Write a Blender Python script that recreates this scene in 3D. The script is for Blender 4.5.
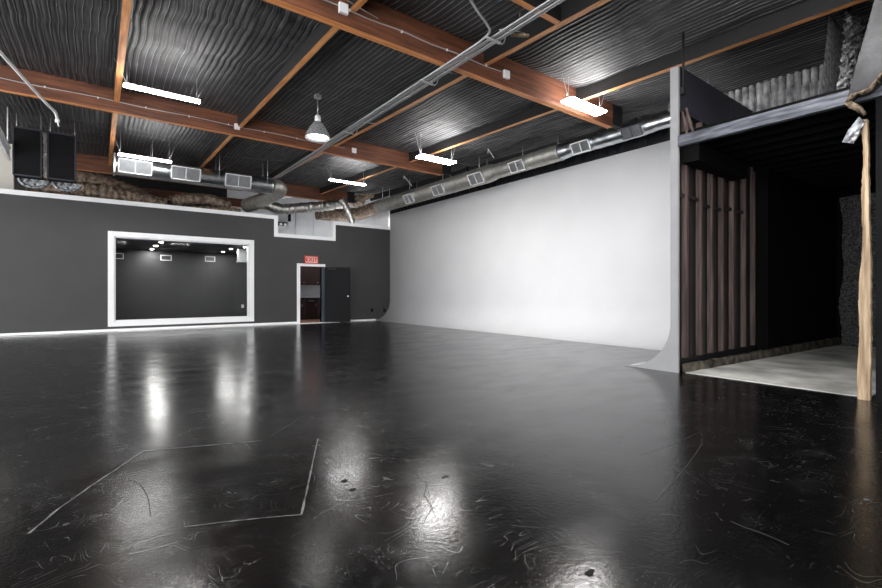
import bpy, bmesh, math, random
import numpy as np
from mathutils import Vector, Matrix
random.seed(7); rng = np.random.default_rng(7)
for o in list(bpy.data.objects): bpy.data.objects.remove(o)
sc = bpy.context.scene; C = sc.collection
PI = math.pi
# ---------------------------------------------------------------- camera
F = 455.0; CH = 1.2; TH = math.atan2(343, 455); SN, CS = math.sin(TH), math.cos(TH); HY = 291.5
cd = bpy.data.cameras.new('camera'); cam = bpy.data.objects.new('camera', cd); C.objects.link(cam)
cd.sensor_width = 36; cd.lens = 36 * F / 882; cd.shift_y = -(294 - HY) / 882
cd.clip_start = .05; cd.clip_end = 200
cam.location = (0, 0, CH); cam.rotation_euler = (PI / 2, 0, -TH)
sc.camera = cam
# ---------------------------------------------------------------- world, exposure
w = bpy.data.worlds.new('world'); sc.world = w; w.use_nodes = True
bg = w.node_tree.nodes['Background']; bg.inputs[0].default_value = (.98, .99, 1, 1); bg.inputs[1].default_value = 2.3
sc.view_settings.view_transform = 'Standard'; sc.view_settings.look = 'None'
sc.view_settings.exposure = 1.52; sc.view_settings.gamma = 1; sc.view_settings.use_curve_mapping = False
LAMP = 24.0            # strength of the ceiling light diffusers

# pixel -> place on a plane of the building (survey of the photo)
def ray(x, y):
    u = (x - 441) / F
    return Vector((SN + u * CS, CS - u * SN, (HY - y) / F))
def atX(x, y, X): d = ray(x, y); return Vector((0, 0, CH)) + d * (X / d.x)
def atY(x, y, Y): d = ray(x, y); return Vector((0, 0, CH)) + d * (Y / d.y)
def atZ(x, y, Z): d = ray(x, y); return Vector((0, 0, CH)) + d * ((Z - CH) / d.z)

# ---------------------------------------------------------------- materials
def lin(c):
    return tuple(((v / 255) / 12.92 if v / 255 <= .04045 else ((v / 255 + .055) / 1.055) ** 2.4) for v in c)
def mat(name, col, rough=.6, metal=0, var=.0, scale=6, bump=0, bscale=40, stretch=(1, 1, 1), emit=None, spec=.5, col2=None, detail=4):
    m = bpy.data.materials.new(name); m.use_nodes = True; nt = m.node_tree; N = nt.nodes; L = nt.links
    b = N['Principled BSDF']; c = lin(col)
    b.inputs['Base Color'].default_value = (*c, 1); b.inputs['Roughness'].default_value = rough
    b.inputs['Metallic'].default_value = metal; b.inputs['Specular IOR Level'].default_value = spec
    if emit:
        b.inputs['Emission Color'].default_value = (*emit[0], 1); b.inputs['Emission Strength'].default_value = emit[1]
    tc = N.new('ShaderNodeTexCoord'); mp = N.new('ShaderNodeMapping'); mp.inputs['Scale'].default_value = stretch
    L.new(tc.outputs['Object'], mp.inputs['Vector'])
    if var or col2:
        n = N.new('ShaderNodeTexNoise'); n.inputs['Scale'].default_value = scale; n.inputs['Detail'].default_value = detail
        L.new(mp.outputs[0], n.inputs['Vector'])
        r = N.new('ShaderNodeValToRGB'); L.new(n.outputs['Fac'], r.inputs[0])
        a = tuple(max(0, v * (1 - var)) for v in c); e = lin(col2) if col2 else tuple(min(1, v * (1 + var)) for v in c)
        r.color_ramp.elements[0].position = .35; r.color_ramp.elements[1].position = .66
        r.color_ramp.elements[0].color = (*a, 1); r.color_ramp.elements[1].color = (*e, 1)
        L.new(r.outputs[0], b.inputs['Base Color'])
    if bump:
        n = N.new('ShaderNodeTexNoise'); n.inputs['Scale'].default_value = bscale; n.inputs['Detail'].default_value = 4
        L.new(mp.outputs[0], n.inputs['Vector'])
        bp = N.new('ShaderNodeBump'); bp.inputs['Strength'].default_value = bump; bp.inputs['Distance'].default_value = .02
        L.new(n.outputs['Fac'], bp.inputs['Height']); L.new(bp.outputs[0], b.inputs['Normal'])
    return m
def wood(name, c1, c2, axis=0, rough=.55):
    st = [14, 14, 14]; st[axis] = .9
    return mat(name, c1, rough, var=.25, col2=c2, scale=1.6, stretch=tuple(st), bump=.25, bscale=2, detail=7)
M = {}
M['black_wall'] = mat('black_wall_paint', (61, 61, 62), .55, var=.06, scale=1.5)
M['white_trim'] = mat('white_trim_paint', (248, 248, 249), .45)
M['cyc'] = mat('cyclorama_white', (226, 226, 228), .55, var=.02, scale=1)
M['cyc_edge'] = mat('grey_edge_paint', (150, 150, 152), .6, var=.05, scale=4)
M['black'] = mat('matte_black', (16, 16, 18), .8, spec=.15, var=.3, scale=5)
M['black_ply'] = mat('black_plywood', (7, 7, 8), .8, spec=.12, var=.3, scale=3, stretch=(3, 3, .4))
M['curtain'] = mat('black_drape', (20, 22, 30), .8, var=.3, scale=8, stretch=(1, 6, .3))
M['navy'] = mat('dark_panel', (36, 36, 46), .65, var=.15, scale=3)
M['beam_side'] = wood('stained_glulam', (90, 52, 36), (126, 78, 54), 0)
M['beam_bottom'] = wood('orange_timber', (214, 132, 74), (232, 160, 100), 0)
M['joist_bottom'] = wood('orange_joist_timber', (206, 134, 78), (232, 166, 106), 1)
M['paint_side'] = mat('black_timber_paint', (16, 14, 14), .7, var=.3, scale=5)
M['galv'] = mat('galvanized_steel', (196, 200, 204), .3, 1, var=.12, scale=9, bump=.12, bscale=14)
M['galv_dull'] = mat('dull_galvanized_steel', (176, 174, 168), .5, .85, var=.15, scale=7, bump=.1, bscale=10)
M['foil'] = mat('crumpled_foil', (206, 204, 200), .34, .9, var=.2, scale=14, bump=.6, bscale=26)
M['foil_dark'] = mat('dull_foil', (70, 72, 76), .4, .7, var=.5, col2=(160, 162, 166), scale=18, bump=1, bscale=22)
M['tan'] = mat('tan_duct_wrap', (104, 86, 72), .55, .3, var=.4, col2=(172, 152, 134), scale=9, bump=1, bscale=40)
M['grille'] = mat('register_grey', (120, 122, 124), .5, .2)
M['grille_dark'] = mat('register_dark', (84, 86, 90), .5, .3)
M['white'] = mat('white_enamel', (232, 232, 232), .4)
M['conduit'] = mat('conduit_steel', (190, 190, 192), .42, .6)
M['grey_wall'] = mat('grey_wall_paint', (216, 217, 219), .7, var=.05, scale=2)
M['cream_wall'] = mat('cream_wall_paint', (226, 220, 210), .7, var=.05, scale=2)
M['stud'] = wood('aged_stud', (82, 68, 66), (112, 96, 90), 2)
M['stud_dark'] = wood('dark_stud', (46, 38, 44), (64, 54, 58), 2)
M['header'] = mat('grey_painted_timber', (62, 64, 74), .6, var=.35, col2=(108, 110, 120), scale=3, stretch=(3, 1, 8), bump=.5, bscale=14)
M['post'] = wood('raw_timber', (150, 120, 90), (204, 180, 148), 2)
M['concrete'] = mat('pale_concrete', (205, 203, 196), .6, var=.3, col2=(250, 249, 244), scale=1.6, detail=8)
M['curb'] = mat('rough_curb', (54, 50, 46), .8, var=.6, col2=(112, 104, 92), scale=7, bump=.8, bscale=14)
M['rough'] = mat('sprayed_insulation', (96, 96, 98), .55, var=.5, col2=(176, 176, 178), scale=16, bump=1, bscale=40)
M['rough_dark'] = mat('dark_sprayed_insulation', (40, 40, 42), .45, var=.6, col2=(130, 130, 132), scale=30, bump=1, bscale=46)
M['batt_wall'] = mat('grey_wall_batt', (130, 130, 132), .5, var=.3, col2=(196, 196, 196), scale=6, bump=.6, bscale=20)
M['blanket'] = mat('black_blanket_fabric', (44, 44, 46), .7, var=.35, scale=5, bump=.5, bscale=18)
M['torn'] = mat('torn_fibre', (82, 66, 50), .9, var=.5, col2=(138, 120, 98), scale=18, bump=1, bscale=60)
M['cabinet'] = mat('espresso_cabinet', (32, 18, 18), .35, var=.2, scale=3)
M['counter'] = mat('dark_counter', (28, 26, 28), .2)
M['tile'] = mat('backsplash', (186, 186, 190), .4)
M['brownfloor'] = mat('brown_floor', (120, 84, 66), .5, var=.2)
M['steel'] = mat('brushed_steel', (200, 200, 200), .3, 1)
M['door'] = mat('black_door_paint', (15, 15, 18), .6, spec=.15, var=.15, scale=2, stretch=(6, 6, .5))
M['jamb'] = mat('slate_jamb', (58, 63, 76), .5)
M['lamp'] = mat('lit_diffuser', (255, 255, 255), .5, emit=((1, .985, .97), LAMP))
M['spot'] = mat('lit_spot', (255, 255, 255), .5, emit=((1, .98, .95), 260))
M['bulb'] = mat('lit_bulb', (255, 255, 255), .5, emit=((1, .98, .96), 6))
M['prism'] = mat('prismatic_reflector', (120, 122, 124), .2, 0, var=.2, col2=(70, 72, 74), scale=30, emit=((1, 1, 1), .03))
M['signface'] = mat('lit_sign_face', (225, 170, 160), .5, emit=((1, .62, .56), .05))
M['signred'] = mat('lit_sign_letters', (170, 40, 34), .5, emit=((.75, .05, .03), .03))
M['line'] = mat('worn_white_line', (70, 70, 70), .5, var=.5, col2=(130, 130, 130), scale=14)
M['crack'] = mat('dark_crack', (6, 6, 6), .8)
M['chip'] = mat('pale_chip', (84, 84, 84), .7, var=.3, scale=30)
M['roomfloor'] = mat('dark_carpet', (30, 30, 30), .9)
gl = bpy.data.materials.new('window_glass'); gl.use_nodes = True
_n = gl.node_tree.nodes; _l = gl.node_tree.links; _n.remove(_n['Principled BSDF'])
_t = _n.new('ShaderNodeBsdfTransparent'); _g = _n.new('ShaderNodeBsdfGlossy'); _g.inputs['Roughness'].default_value = .03
_t.inputs[0].default_value = (.93, .94, .94, 1)
_f = _n.new('ShaderNodeFresnel'); _f.inputs[0].default_value = 1.2; _m = _n.new('ShaderNodeMixShader')
_l.new(_f.outputs[0], _m.inputs[0]); _l.new(_t.outputs[0], _m.inputs[1]); _l.new(_g.outputs[0], _m.inputs[2])
_l.new(_m.outputs[0], _n['Material Output'].inputs[0]); M['glass'] = gl

def floor_material():
    m = bpy.data.materials.new('black_gloss_floor'); m.use_nodes = True; nt = m.node_tree; N = nt.nodes; L = nt.links
    b = N['Principled BSDF']; b.inputs['IOR'].default_value = 1.52
    tc = N.new('ShaderNodeTexCoord')
    def noise(scale, st=(1, 1, 1), rot=0, detail=5, dist=0, rgh=.55):
        mp = N.new('ShaderNodeMapping'); mp.inputs['Scale'].default_value = st; mp.inputs['Rotation'].default_value = (0, 0, rot)
        L.new(tc.outputs['Object'], mp.inputs[0]); n = N.new('ShaderNodeTexNoise'); n.inputs['Scale'].default_value = scale
        n.inputs['Detail'].default_value = detail; n.inputs['Distortion'].default_value = dist; n.inputs['Roughness'].default_value = rgh
        L.new(mp.outputs[0], n.inputs['Vector']); return n.outputs['Fac']
    def ramp(src, p0, p1, v0=0, v1=1):
        r = N.new('ShaderNodeMapRange'); r.inputs[1].default_value = p0; r.inputs[2].default_value = p1
        r.inputs[3].default_value = v0; r.inputs[4].default_value = v1; L.new(src, r.inputs[0]); return r.outputs[0]
    def math_(op, a, c):
        q = N.new('ShaderNodeMath'); q.operation = op
        for i, v in enumerate((a, c)):
            if isinstance(v, (int, float)): q.inputs[i].default_value = v
            else: L.new(v, q.inputs[i])
        return q.outputs[0]
    # fine scratches: narrow bands of strongly stretched noise in a few directions
    sc_ = None
    for seed, s_, st in ((0.0, .9, (1, 1, 1)), (3.3, 1.9, (1, 1.9, 1)), (7.1, .7, (2.2, 1, 1)), (1.9, 3.4, (1, 1, 1)), (4.4, 4.2, (2.5, .7, 1)), (5.2, 3.0, (.6, 3, 1))):
        n = noise(s_, st, seed, 1.2, .4)
        band = None
        for lv in (.42, .5, .57):
            q = ramp(math_('ABSOLUTE', math_('SUBTRACT', n, lv), 0), .0, .0009 * s_, 1, 0); band = q if band is None else math_('MAXIMUM', band, q)
        msk = math_('MULTIPLY', ramp(noise(4.2, (1, 1, 1), seed * 2 + 1, 4), .53, .60), ramp(noise(.8, (1, 1, 1), seed + 2, 2), .40, .56, .15, 1))
        v = math_('MULTIPLY', band, msk); sc_ = v if sc_ is None else math_('MAXIMUM', sc_, v)
    # chips: tight voronoi dots in patches
    vo = N.new('ShaderNodeTexVoronoi'); vo.inputs['Scale'].default_value = 60; L.new(tc.outputs['Object'], vo.inputs['Vector'])
    chips = math_('MULTIPLY', ramp(vo.outputs['Distance'], .10, .20, 1, 0), ramp(noise(1.3, detail=7, rgh=.7), .50, .60))
    wear = math_('MAXIMUM', sc_, math_('MULTIPLY', chips, .8))
    # cloudy wear patches, brushed in broad arcs
    cloud = ramp(noise(.55, (1, 1.8, 1), .5, 8, .8, .62), .42, .68)
    haze = math_('MULTIPLY', ramp(noise(3.4, (1, 1.6, 1), .9, 12, 1.2, .8), .52, .72), cloud)
    mx = N.new('ShaderNodeMix'); mx.data_type = 'RGBA'; mx.inputs[6].default_value = (.0035, .0035, .0038, 1); mx.inputs[7].default_value = (.075, .075, .075, 1)
    L.new(haze, mx.inputs[0])
    m2 = N.new('ShaderNodeMix'); m2.data_type = 'RGBA'; m2.inputs[7].default_value = (.17, .17, .17, 1)
    L.new(mx.outputs[2], m2.inputs[6]); L.new(math_('MULTIPLY', wear, .34), m2.inputs[0]); L.new(m2.outputs[2], b.inputs['Base Color'])
    r = math_('ADD', ramp(noise(1.3, (1, 2, 1), .4, 8), .35, .7, .14, .23), math_('MULTIPLY', haze, .12))
    L.new(math_('ADD', r, math_('MULTIPLY', wear, .2)), b.inputs['Roughness'])
    h = math_('ADD', math_('MULTIPLY', noise(38, detail=5), .5), math_('MULTIPLY', noise(2.5, detail=3), .9))
    h = math_('SUBTRACT', h, math_('MULTIPLY', wear, .12))
    bp = N.new('ShaderNodeBump'); bp.inputs['Strength'].default_value = .26; bp.inputs['Distance'].default_value = .006
    L.new(h, bp.inputs['Height']); L.new(bp.outputs[0], b.inputs['Normal'])
    return m
M['floor'] = floor_material()

def ceiling_material():
    m = bpy.data.materials.new('black_batt_facing'); m.use_nodes = True; nt = m.node_tree; N = nt.nodes; L = nt.links
    b = N['Principled BSDF']; b.inputs['Roughness'].default_value = .5
    at = N.new('ShaderNodeAttribute'); at.attribute_name = 'lip_glint'
    tc = N.new('ShaderNodeTexCoord'); n = N.new('ShaderNodeTexNoise'); n.inputs['Scale'].default_value = 2.3; n.inputs['Detail'].default_value = 7
    L.new(tc.outputs['Object'], n.inputs['Vector'])
    r = N.new('ShaderNodeValToRGB'); r.color_ramp.elements[0].position = .3; r.color_ramp.elements[1].position = .7
    r.color_ramp.elements[0].color = (.016, .016, .018, 1); r.color_ramp.elements[1].color = (.042, .042, .045, 1)
    L.new(n.outputs['Fac'], r.inputs[0])
    mx = N.new('ShaderNodeMix'); mx.data_type = 'RGBA'; mx.inputs[7].default_value = (.5, .5, .505, 1)  # pale seam lips: highlight of edges catching light, painted into the colour
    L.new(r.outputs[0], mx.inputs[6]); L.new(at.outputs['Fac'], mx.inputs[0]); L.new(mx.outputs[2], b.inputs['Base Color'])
    n2 = N.new('ShaderNodeTexNoise'); n2.inputs['Scale'].default_value = 22; n2.inputs['Detail'].default_value = 4
    L.new(tc.outputs['Object'], n2.inputs['Vector'])
    bp = N.new('ShaderNodeBump'); bp.inputs['Strength'].default_value = .5; bp.inputs['Distance'].default_value = .015
    L.new(n2.outputs['Fac'], bp.inputs['Height']); L.new(bp.outputs[0], b.inputs['Normal'])
    return m
M['ceiling'] = ceiling_material()

# ---------------------------------------------------------------- mesh helpers
class MB:
    def __init__(s): s.v = []; s.f = []; s.mi = []; s.sm = []
    def add(s, vs, fs, mi=0, smooth=False):
        o = len(s.v); s.v += [tuple(v) for v in vs]
        for f in fs: s.f.append([i + o for i in f]); s.mi.append(mi); s.sm.append(smooth)
        return s
    def box(s, a, b, mi=0, mis=None):
        x0, x1 = sorted((a[0], b[0])); y0, y1 = sorted((a[1], b[1])); z0, z1 = sorted((a[2], b[2]))
        vs = [(x0, y0, z0), (x1, y0, z0), (x1, y1, z0), (x0, y1, z0), (x0, y0, z1), (x1, y0, z1), (x1, y1, z1), (x0, y1, z1)]
        fs = [(0, 3, 2, 1), (4, 5, 6, 7), (0, 1, 5, 4), (1, 2, 6, 5), (2, 3, 7, 6), (3, 0, 4, 7)]
        o = len(s.v); s.v += vs
        for k, f in enumerate(fs): s.f.append([i + o for i in f]); s.mi.append(mis[k] if mis else mi); s.sm.append(False)
        return s
    def bar(s, p, q, wd, hg, mi=0, mis=None, up=(0, 0, 1)):   # box swept p->q, width wd sideways, hg up
        p = Vector(p); q = Vector(q); d = (q - p).normalized(); side = d.cross(Vector(up)).normalized(); u = side.cross(d)
        a = side * wd / 2; b = u * hg / 2
        vs = [p - a - b, p + a - b, p + a + b, p - a + b, q - a - b, q + a - b, q + a + b, q - a + b]
        fs = [(0, 1, 5, 4), (2, 3, 7, 6), (1, 2, 6, 5), (3, 0, 4, 7), (0, 3, 2, 1), (4, 5, 6, 7)]  # bottom, top, sides, ends
        o = len(s.v); s.v += [tuple(v) for v in vs]
        for k, f in enumerate(fs): s.f.append([i + o for i in f]); s.mi.append(mis[k] if mis else mi); s.sm.append(False)
        return s
    def tube(s, pts, r, n=12, mi=0, caps=True, rough=0, squash=1):
        pts = [Vector(p) for p in pts]; k = len(pts); rs = r if isinstance(r, (list, tuple)) else [r] * k
        o = len(s.v); nrm = None
        for i, p in enumerate(pts):
            t = (pts[min(i + 1, k - 1)] - pts[max(i - 1, 0)]).normalized()
            if nrm is None:
                nrm = t.cross(Vector((0, 0, 1)) if abs(t.z) < .9 else Vector((1, 0, 0))).normalized()
            nrm = (nrm - t * nrm.dot(t)).normalized(); bn = t.cross(nrm)
            for j in range(n):
                a = 2 * PI * j / n; rr = rs[i] * (1 + (random.uniform(-rough, rough) if rough else 0))
                s.v.append(tuple(p + nrm * math.cos(a) * rr + bn * math.sin(a) * rr * squash))
        for i in range(k - 1):
            for j in range(n):
                s.f.append([o + i * n + j, o + i * n + (j + 1) % n, o + (i + 1) * n + (j + 1) % n, o + (i + 1) * n + j]); s.mi.append(mi); s.sm.append(True)
        if caps:
            s.f.append([o + j for j in range(n)][::-1]); s.mi.append(mi); s.sm.append(False)
            s.f.append([o + (k - 1) * n + j for j in range(n)]); s.mi.append(mi); s.sm.append(False)
        return s
    def lathe(s, c, prof, n=24, mi=0):   # prof: (r, z)
        o = len(s.v)
        for r, z in prof:
            for j in range(n):
                a = 2 * PI * j / n; s.v.append((c[0] + r * math.cos(a), c[1] + r * math.sin(a), c[2] + z))
        for i in range(len(prof) - 1):
            for j in range(n):
                s.f.append([o + i * n + j, o + i * n + (j + 1) % n, o + (i + 1) * n + (j + 1) % n, o + (i + 1) * n + j]); s.mi.append(mi); s.sm.append(True)
        return s
    def prism(s, poly, axis, a0, a1, mi=0):  # poly of 2d points extruded along axis
        n = len(poly)
        def P(p, a):
            return {0: (a, p[0], p[1]), 1: (p[0], a, p[1]), 2: (p[0], p[1], a)}[axis]
        vs = [P(p, a0) for p in poly] + [P(p, a1) for p in poly]
        fs = [list(range(n)), list(range(n, 2 * n))[::-1]] + [(i, i + n, (i + 1) % n + n, (i + 1) % n) for i in range(n)]
        return s.add(vs, fs, mi)
    def build(s, name, mats, parent=None, origin=None, bevel=0, recalc=True):
        me = bpy.data.meshes.new(name)
        base = Vector((0, 0, 0))
        if parent is not None: base = WP[parent]
        elif origin is not None: base = Vector(origin)
        me.from_pydata([tuple(Vector(v) - base) for v in s.v], [], s.f)
        for m_ in (mats if isinstance(mats, (list, tuple)) else [mats]): me.materials.append(M[m_])
        me.polygons.foreach_set('material_index', s.mi); me.polygons.foreach_set('use_smooth', s.sm)
        if recalc:
            b = bmesh.new(); b.from_mesh(me); bmesh.ops.recalc_face_normals(b, faces=b.faces); b.to_mesh(me); b.free()
        me.update(); o = bpy.data.objects.new(name, me); C.objects.link(o)
        if parent is not None: o.parent = parent; WP[o] = WP[parent]
        else: o.location = base; WP[o] = base
        if bevel:
            md = o.modifiers.new('bevel', 'BEVEL'); md.width = bevel; md.segments = 2; md.limit_method = 'ANGLE'
        return o
WP = {}
def thing(name, label, cat, loc, group=None):
    o = bpy.data.objects.new(name, None); C.objects.link(o); o.location = loc; WP[o] = Vector(loc)
    o.empty_display_size = .1
    o['label'] = label; o['category'] = cat
    if group: o['group'] = group
    return o
def tag(o, label, cat, group=None):
    o['label'] = label; o['category'] = cat
    if group: o['group'] = group
    return o
def struct(o): o['kind'] = 'structure'; return o
def smooth_path(pts, n=8):   # Catmull-Rom
    P = [Vector(p) for p in pts]; P = [P[0] * 2 - P[1]] + P + [P[-1] * 2 - P[-2]]; out = []
    for i in range(1, len(P) - 2):
        for k in range(n):
            t = k / n; a, b, c, d = P[i - 1:i + 3]
            out.append(.5 * ((2 * b) + (c - a) * t + (2 * a - 5 * b + 4 * c - d) * t * t + (3 * b - a - 3 * c + d) * t ** 3))
    out.append(P[-2]); return out

# ---------------------------------------------------------------- key levels
YB = 16.9                     # black wall face
XC = 10.0                     # cyclorama wall face
XW = 6.82                     # plane of wing end, header, post
def deck(y): return 5.06 + .031 * (y - 5.5)
def jbot(y): return 4.86 + .031 * (y - 5.5)
JX = [.3, 2.65, 5.0, 7.4]

# ================================================================ STRUCTURE
# floor
m = MB(); m.add([(-6, -5, 0), (13.8, -5, 0), (13.8, 16.98, 0), (-6, 16.98, 0)], [(0, 1, 2, 3)])
struct(m.build('floor', 'floor', recalc=False))
# ceiling: dark batts between joists, sagging in ribs that run towards the black wall
def build_ceiling():
    pitch = .094; x0, x1 = -6.0, 13.8; y0, y1 = -5.0, 21.2
    ts = np.array([0, .12, .3, .5, .68, .84, .90, .94]); K = len(ts)  # last narrow step is the stapled seam
    nr = int((x1 - x0) / pitch); rows = int((y1 - y0) / .085)
    ys = np.linspace(y0, y1, rows)
    def sm(n, k, amp):
        a = rng.normal(size=n + 2 * k); ker = np.hanning(k); ker /= np.sqrt((ker ** 2).sum()); return np.convolve(a, ker, 'same')[k:-k] * amp
    xs = []; zz = []; lip_glint = []
    bays = {}
    for r in range(nr):
        xb = x0 + r * pitch
        bay = int(math.floor((xb - .3) / 2.38))
        if bay not in bays:
            cr = [(rng.uniform(y0, y1), rng.uniform(.05, .16), rng.uniform(-.5, .5)) for _ in range(26)]
            bays[bay] = (sm(rows, 34, .007), sm(rows, 18, .0045), cr)
        wx, wz, cr = bays[bay]
        own = sm(rows, 10, .0012)
        dz = wz + sm(rows, 12, .002)
        xc = xb - (.3 + bay * 2.38)                       # place within the bay
        cshift = np.zeros(rows); cz = np.zeros(rows)
        for (cy, wd, sl) in cr:
            c_ = cy + sl * (xc - 1.2)
            g = np.exp(-((ys - c_) / wd) ** 2); cz += g * .016; cshift += np.tanh((ys - c_) / wd) * .012 * np.sign(sl)
        # the batts tuck up where they meet the big beams
        tuck = sum(np.exp(-((ys - yb) / .22) ** 2) for yb in (5.5, 11.4, 18.2)) * .05
        amp = .019 + sm(rows, 20, .003)
        for k, t in enumerate(ts):
            prof = -math.sin(PI * min(1, t / .92)) ** .8
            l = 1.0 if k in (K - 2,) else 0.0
            z = deck(ys) + .04 + dz + cz * .7 + tuck + prof * np.clip(amp, .012, .05) * 1.1 - (.018 if k == K - 2 else 0)
            xs.append(xb + t * pitch + wx + own + cshift); zz.append(z); lip_glint.append(np.full(rows, l * 1.0) * np.clip(.75 + sm(rows, 10, .28), .15, 1))
    X = np.array(xs); Z = np.array(zz); Lp = np.array(lip_glint); n = X.shape[0]
    co = np.stack([X, np.broadcast_to(ys, X.shape), Z], -1).reshape(-1, 3)
    i = np.arange(n - 1)[:, None] * rows + np.arange(rows - 1)[None, :]
    q = np.stack([i, i + 1, i + rows + 1, i + rows], -1).reshape(-1, 4)
    me = bpy.data.meshes.new('ceiling'); me.vertices.add(len(co)); me.vertices.foreach_set('co', co.ravel().astype(np.float32))
    me.loops.add(q.size); me.loops.foreach_set('vertex_index', q.ravel().astype(np.int32))
    me.polygons.add(len(q)); me.polygons.foreach_set('loop_start', (np.arange(len(q)) * 4).astype(np.int32))
    me.polygons.foreach_set('loop_total', np.full(len(q), 4, np.int32)); me.polygons.foreach_set('use_smooth', np.ones(len(q), bool))
    me.update(calc_edges=True)
    a = me.attributes.new('lip_glint', 'FLOAT', 'POINT'); a.data.foreach_set('value', Lp.ravel().astype(np.float32))
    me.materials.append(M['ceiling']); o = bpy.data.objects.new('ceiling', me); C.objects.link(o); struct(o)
    m = MB(); m.bar((3.9, y0, deck(y0) + .25), (3.9, y1, deck(y1) + .25), 19.9, .06); struct(m.build('ceiling_deck', 'black'))
build_ceiling()

# black back wall with stepped top, window and door openings, cut to the cove at its end
WX0, WX1, WZ0, WZ1 = .39, 4.26, .30, 2.86
DX0, DX1, DZ = 6.08, 6.93, 2.16
ZT1, ZT2 = 3.84, 3.20
cove_end = [(9.42, 0.0)] + [(9.34 + .72 * math.sin(a), .72 - .72 * math.cos(a)) for a in [k * PI / 2 / 8 for k in range(1, 9)]]
m = MB()
def wb(xa, xb, za, zb): m.box((xa, YB, za), (xb, YB + .14, zb))
wb(-6, WX0, 0, ZT1); wb(WX0, WX1, 0, WZ0); wb(WX0, WX1, WZ1, ZT1); wb(WX1, 5.12, 0, ZT1)
wb(5.12, DX0, 0, ZT2); wb(DX0, DX1, DZ, ZT2); wb(DX1, 7.5, 0, ZT2)
m.prism([(7.5, 0)] + cove_end + [(10.06, ZT1), (7.5, ZT1)], 1, YB, YB + .14)
struct(m.build('wall_back', 'black_wall'))
# white stepped cap
m = MB(); t = .13; ya_, yb_ = YB - .035, YB + .17; xl = 5.12
m.box((-6, ya_, ZT1), (xl, yb_, ZT1 + t)); m.box((xl, ya_, ZT2 + t), (xl + t, yb_, ZT1 + t)); m.box((xl, ya_, ZT2), (7.5, yb_, ZT2 + t))
m.box((7.5 - t, ya_, ZT2 + t), (7.5, yb_, ZT1 + t)); m.box((7.5, ya_, ZT1), (10.0, yb_, ZT1 + t))
struct(m.build('trim_1', 'white_trim'))
# baseboard and white painted border on the floor
m = MB(); m.box((-6, YB - .03, 0), (DX0 - .1, YB - .001, .07)); m.box((DX1 + .1, YB - .03, 0), (9.3, YB - .001, .05))
struct(m.build('baseboard_back', 'white_trim'))
m = MB(); m.box((-6, YB - .42, .0015), (9.3, YB - .03, .006)); struct(m.build('trim_2', 'white_trim'))
# window frame and glass
wn = bpy.data.objects.new('window_1', None); C.objects.link(wn); wn.location = (2.3, YB, WZ0); WP[wn] = Vector((2.3, YB, WZ0)); struct(wn)
m = MB(); e = .155
for a, b in (((WX0 - e, WZ1), (WX1 + e, WZ1 + e)), ((WX0 - e, WZ0 - e), (WX1 + e, WZ0)), ((WX0 - e, WZ0), (WX0, WZ1)), ((WX1, WZ0), (WX1 + e, WZ1))):
    m.box((a[0], YB - .05, a[1]), (b[0], YB + .02, b[1]))
for a, b in (((WX0, WZ1 - .03), (WX1, WZ1)), ((WX0, WZ0), (WX1, WZ0 + .03)), ((WX0, WZ0), (WX0 + .04, WZ1)), ((WX1 - .04, WZ0), (WX1, WZ1))):
    m.box((a[0], YB + .02, a[1]), (b[0], YB + .14, b[1]))
m.build('window_frame', 'white_trim', wn)
m = MB(); m.box((WX0 + .04, YB + .06, WZ0 + .03), (WX1 - .04, YB + .068, WZ1 - .03)); m.build('pane', 'glass', wn)
# room behind the window
RY = 20.7
m = MB(); m.box((-.6, YB + .14, 0), (5.3, RY, .02)); struct(m.build('floor_control_room', 'roomfloor'))
m = MB(); m.box((-.6, RY, 0), (5.3, RY + .08, 2.86)); m.box((-.68, YB + .14, 0), (-.6, RY, 2.86)); m.box((5.3, YB + .14, 0), (5.38, RY, 2.86))
for xx in (1.75, 3.6): m.box((xx, RY - .012, 0), (xx + .03, RY, 2.8))
struct(m.build('wall_control_room', 'black_wall'))
m = MB(); m.box((-.68, YB + .14, 2.80), (5.38, RY, 2.86)); struct(m.build('ceiling_control_room', 'black_wall'))
m = MB(); m.box((-.6, RY - .02, .0), (5.3, RY - .002, .09)); struct(m.build('baseboard_control_room', 'black'))
# grey wall of the space further back, cream wall at the far left
m = MB(); m.box((4.4, 21.0, 0), (10.6, 21.12, 5.7)); m.box((8.2, 20.96, 3.0), (8.24, 21.0, 5.5)); m.box((7.0, 20.97, 3.0), (7.02, 21.0, 5.5)); struct(m.build('wall_rear', 'grey_wall'))
m = MB(); m.box((10.06, 17.2, 0), (10.2, 21.0, 5.7)); m.box((10.0, 17.04, 0), (10.2, 17.2, 4.9)); struct(m.build('wall_rear_side', 'grey_wall'))
m = MB(); m.box((-6, 17.8, 0), (-1.98, 17.9, 5.42)); m.box((-1.98, 17.78, 3.6), (-1.93, 17.92, 5.42)); struct(m.build('wall_rear_left', 'cream_wall'))
m = MB(); m.box((-6, 21.0, 0), (4.4, 21.1, 5.6)); struct(m.build('wall_rear_dark', 'paint_side'))
m = MB(); m.box((-.2, -5.1, 0), (6.84, -5, 5.0)); struct(m.build('wall_front', 'black_wall'))  # unseen wall, added to keep bright sky out of the window reflection
m = MB(); m.box((-6.1, 13.5, 0), (-6, 17.8, 5.4)); struct(m.build('wall_left', 'black_wall'))  # unseen wall stub, added to shade the left of the black wall
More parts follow.
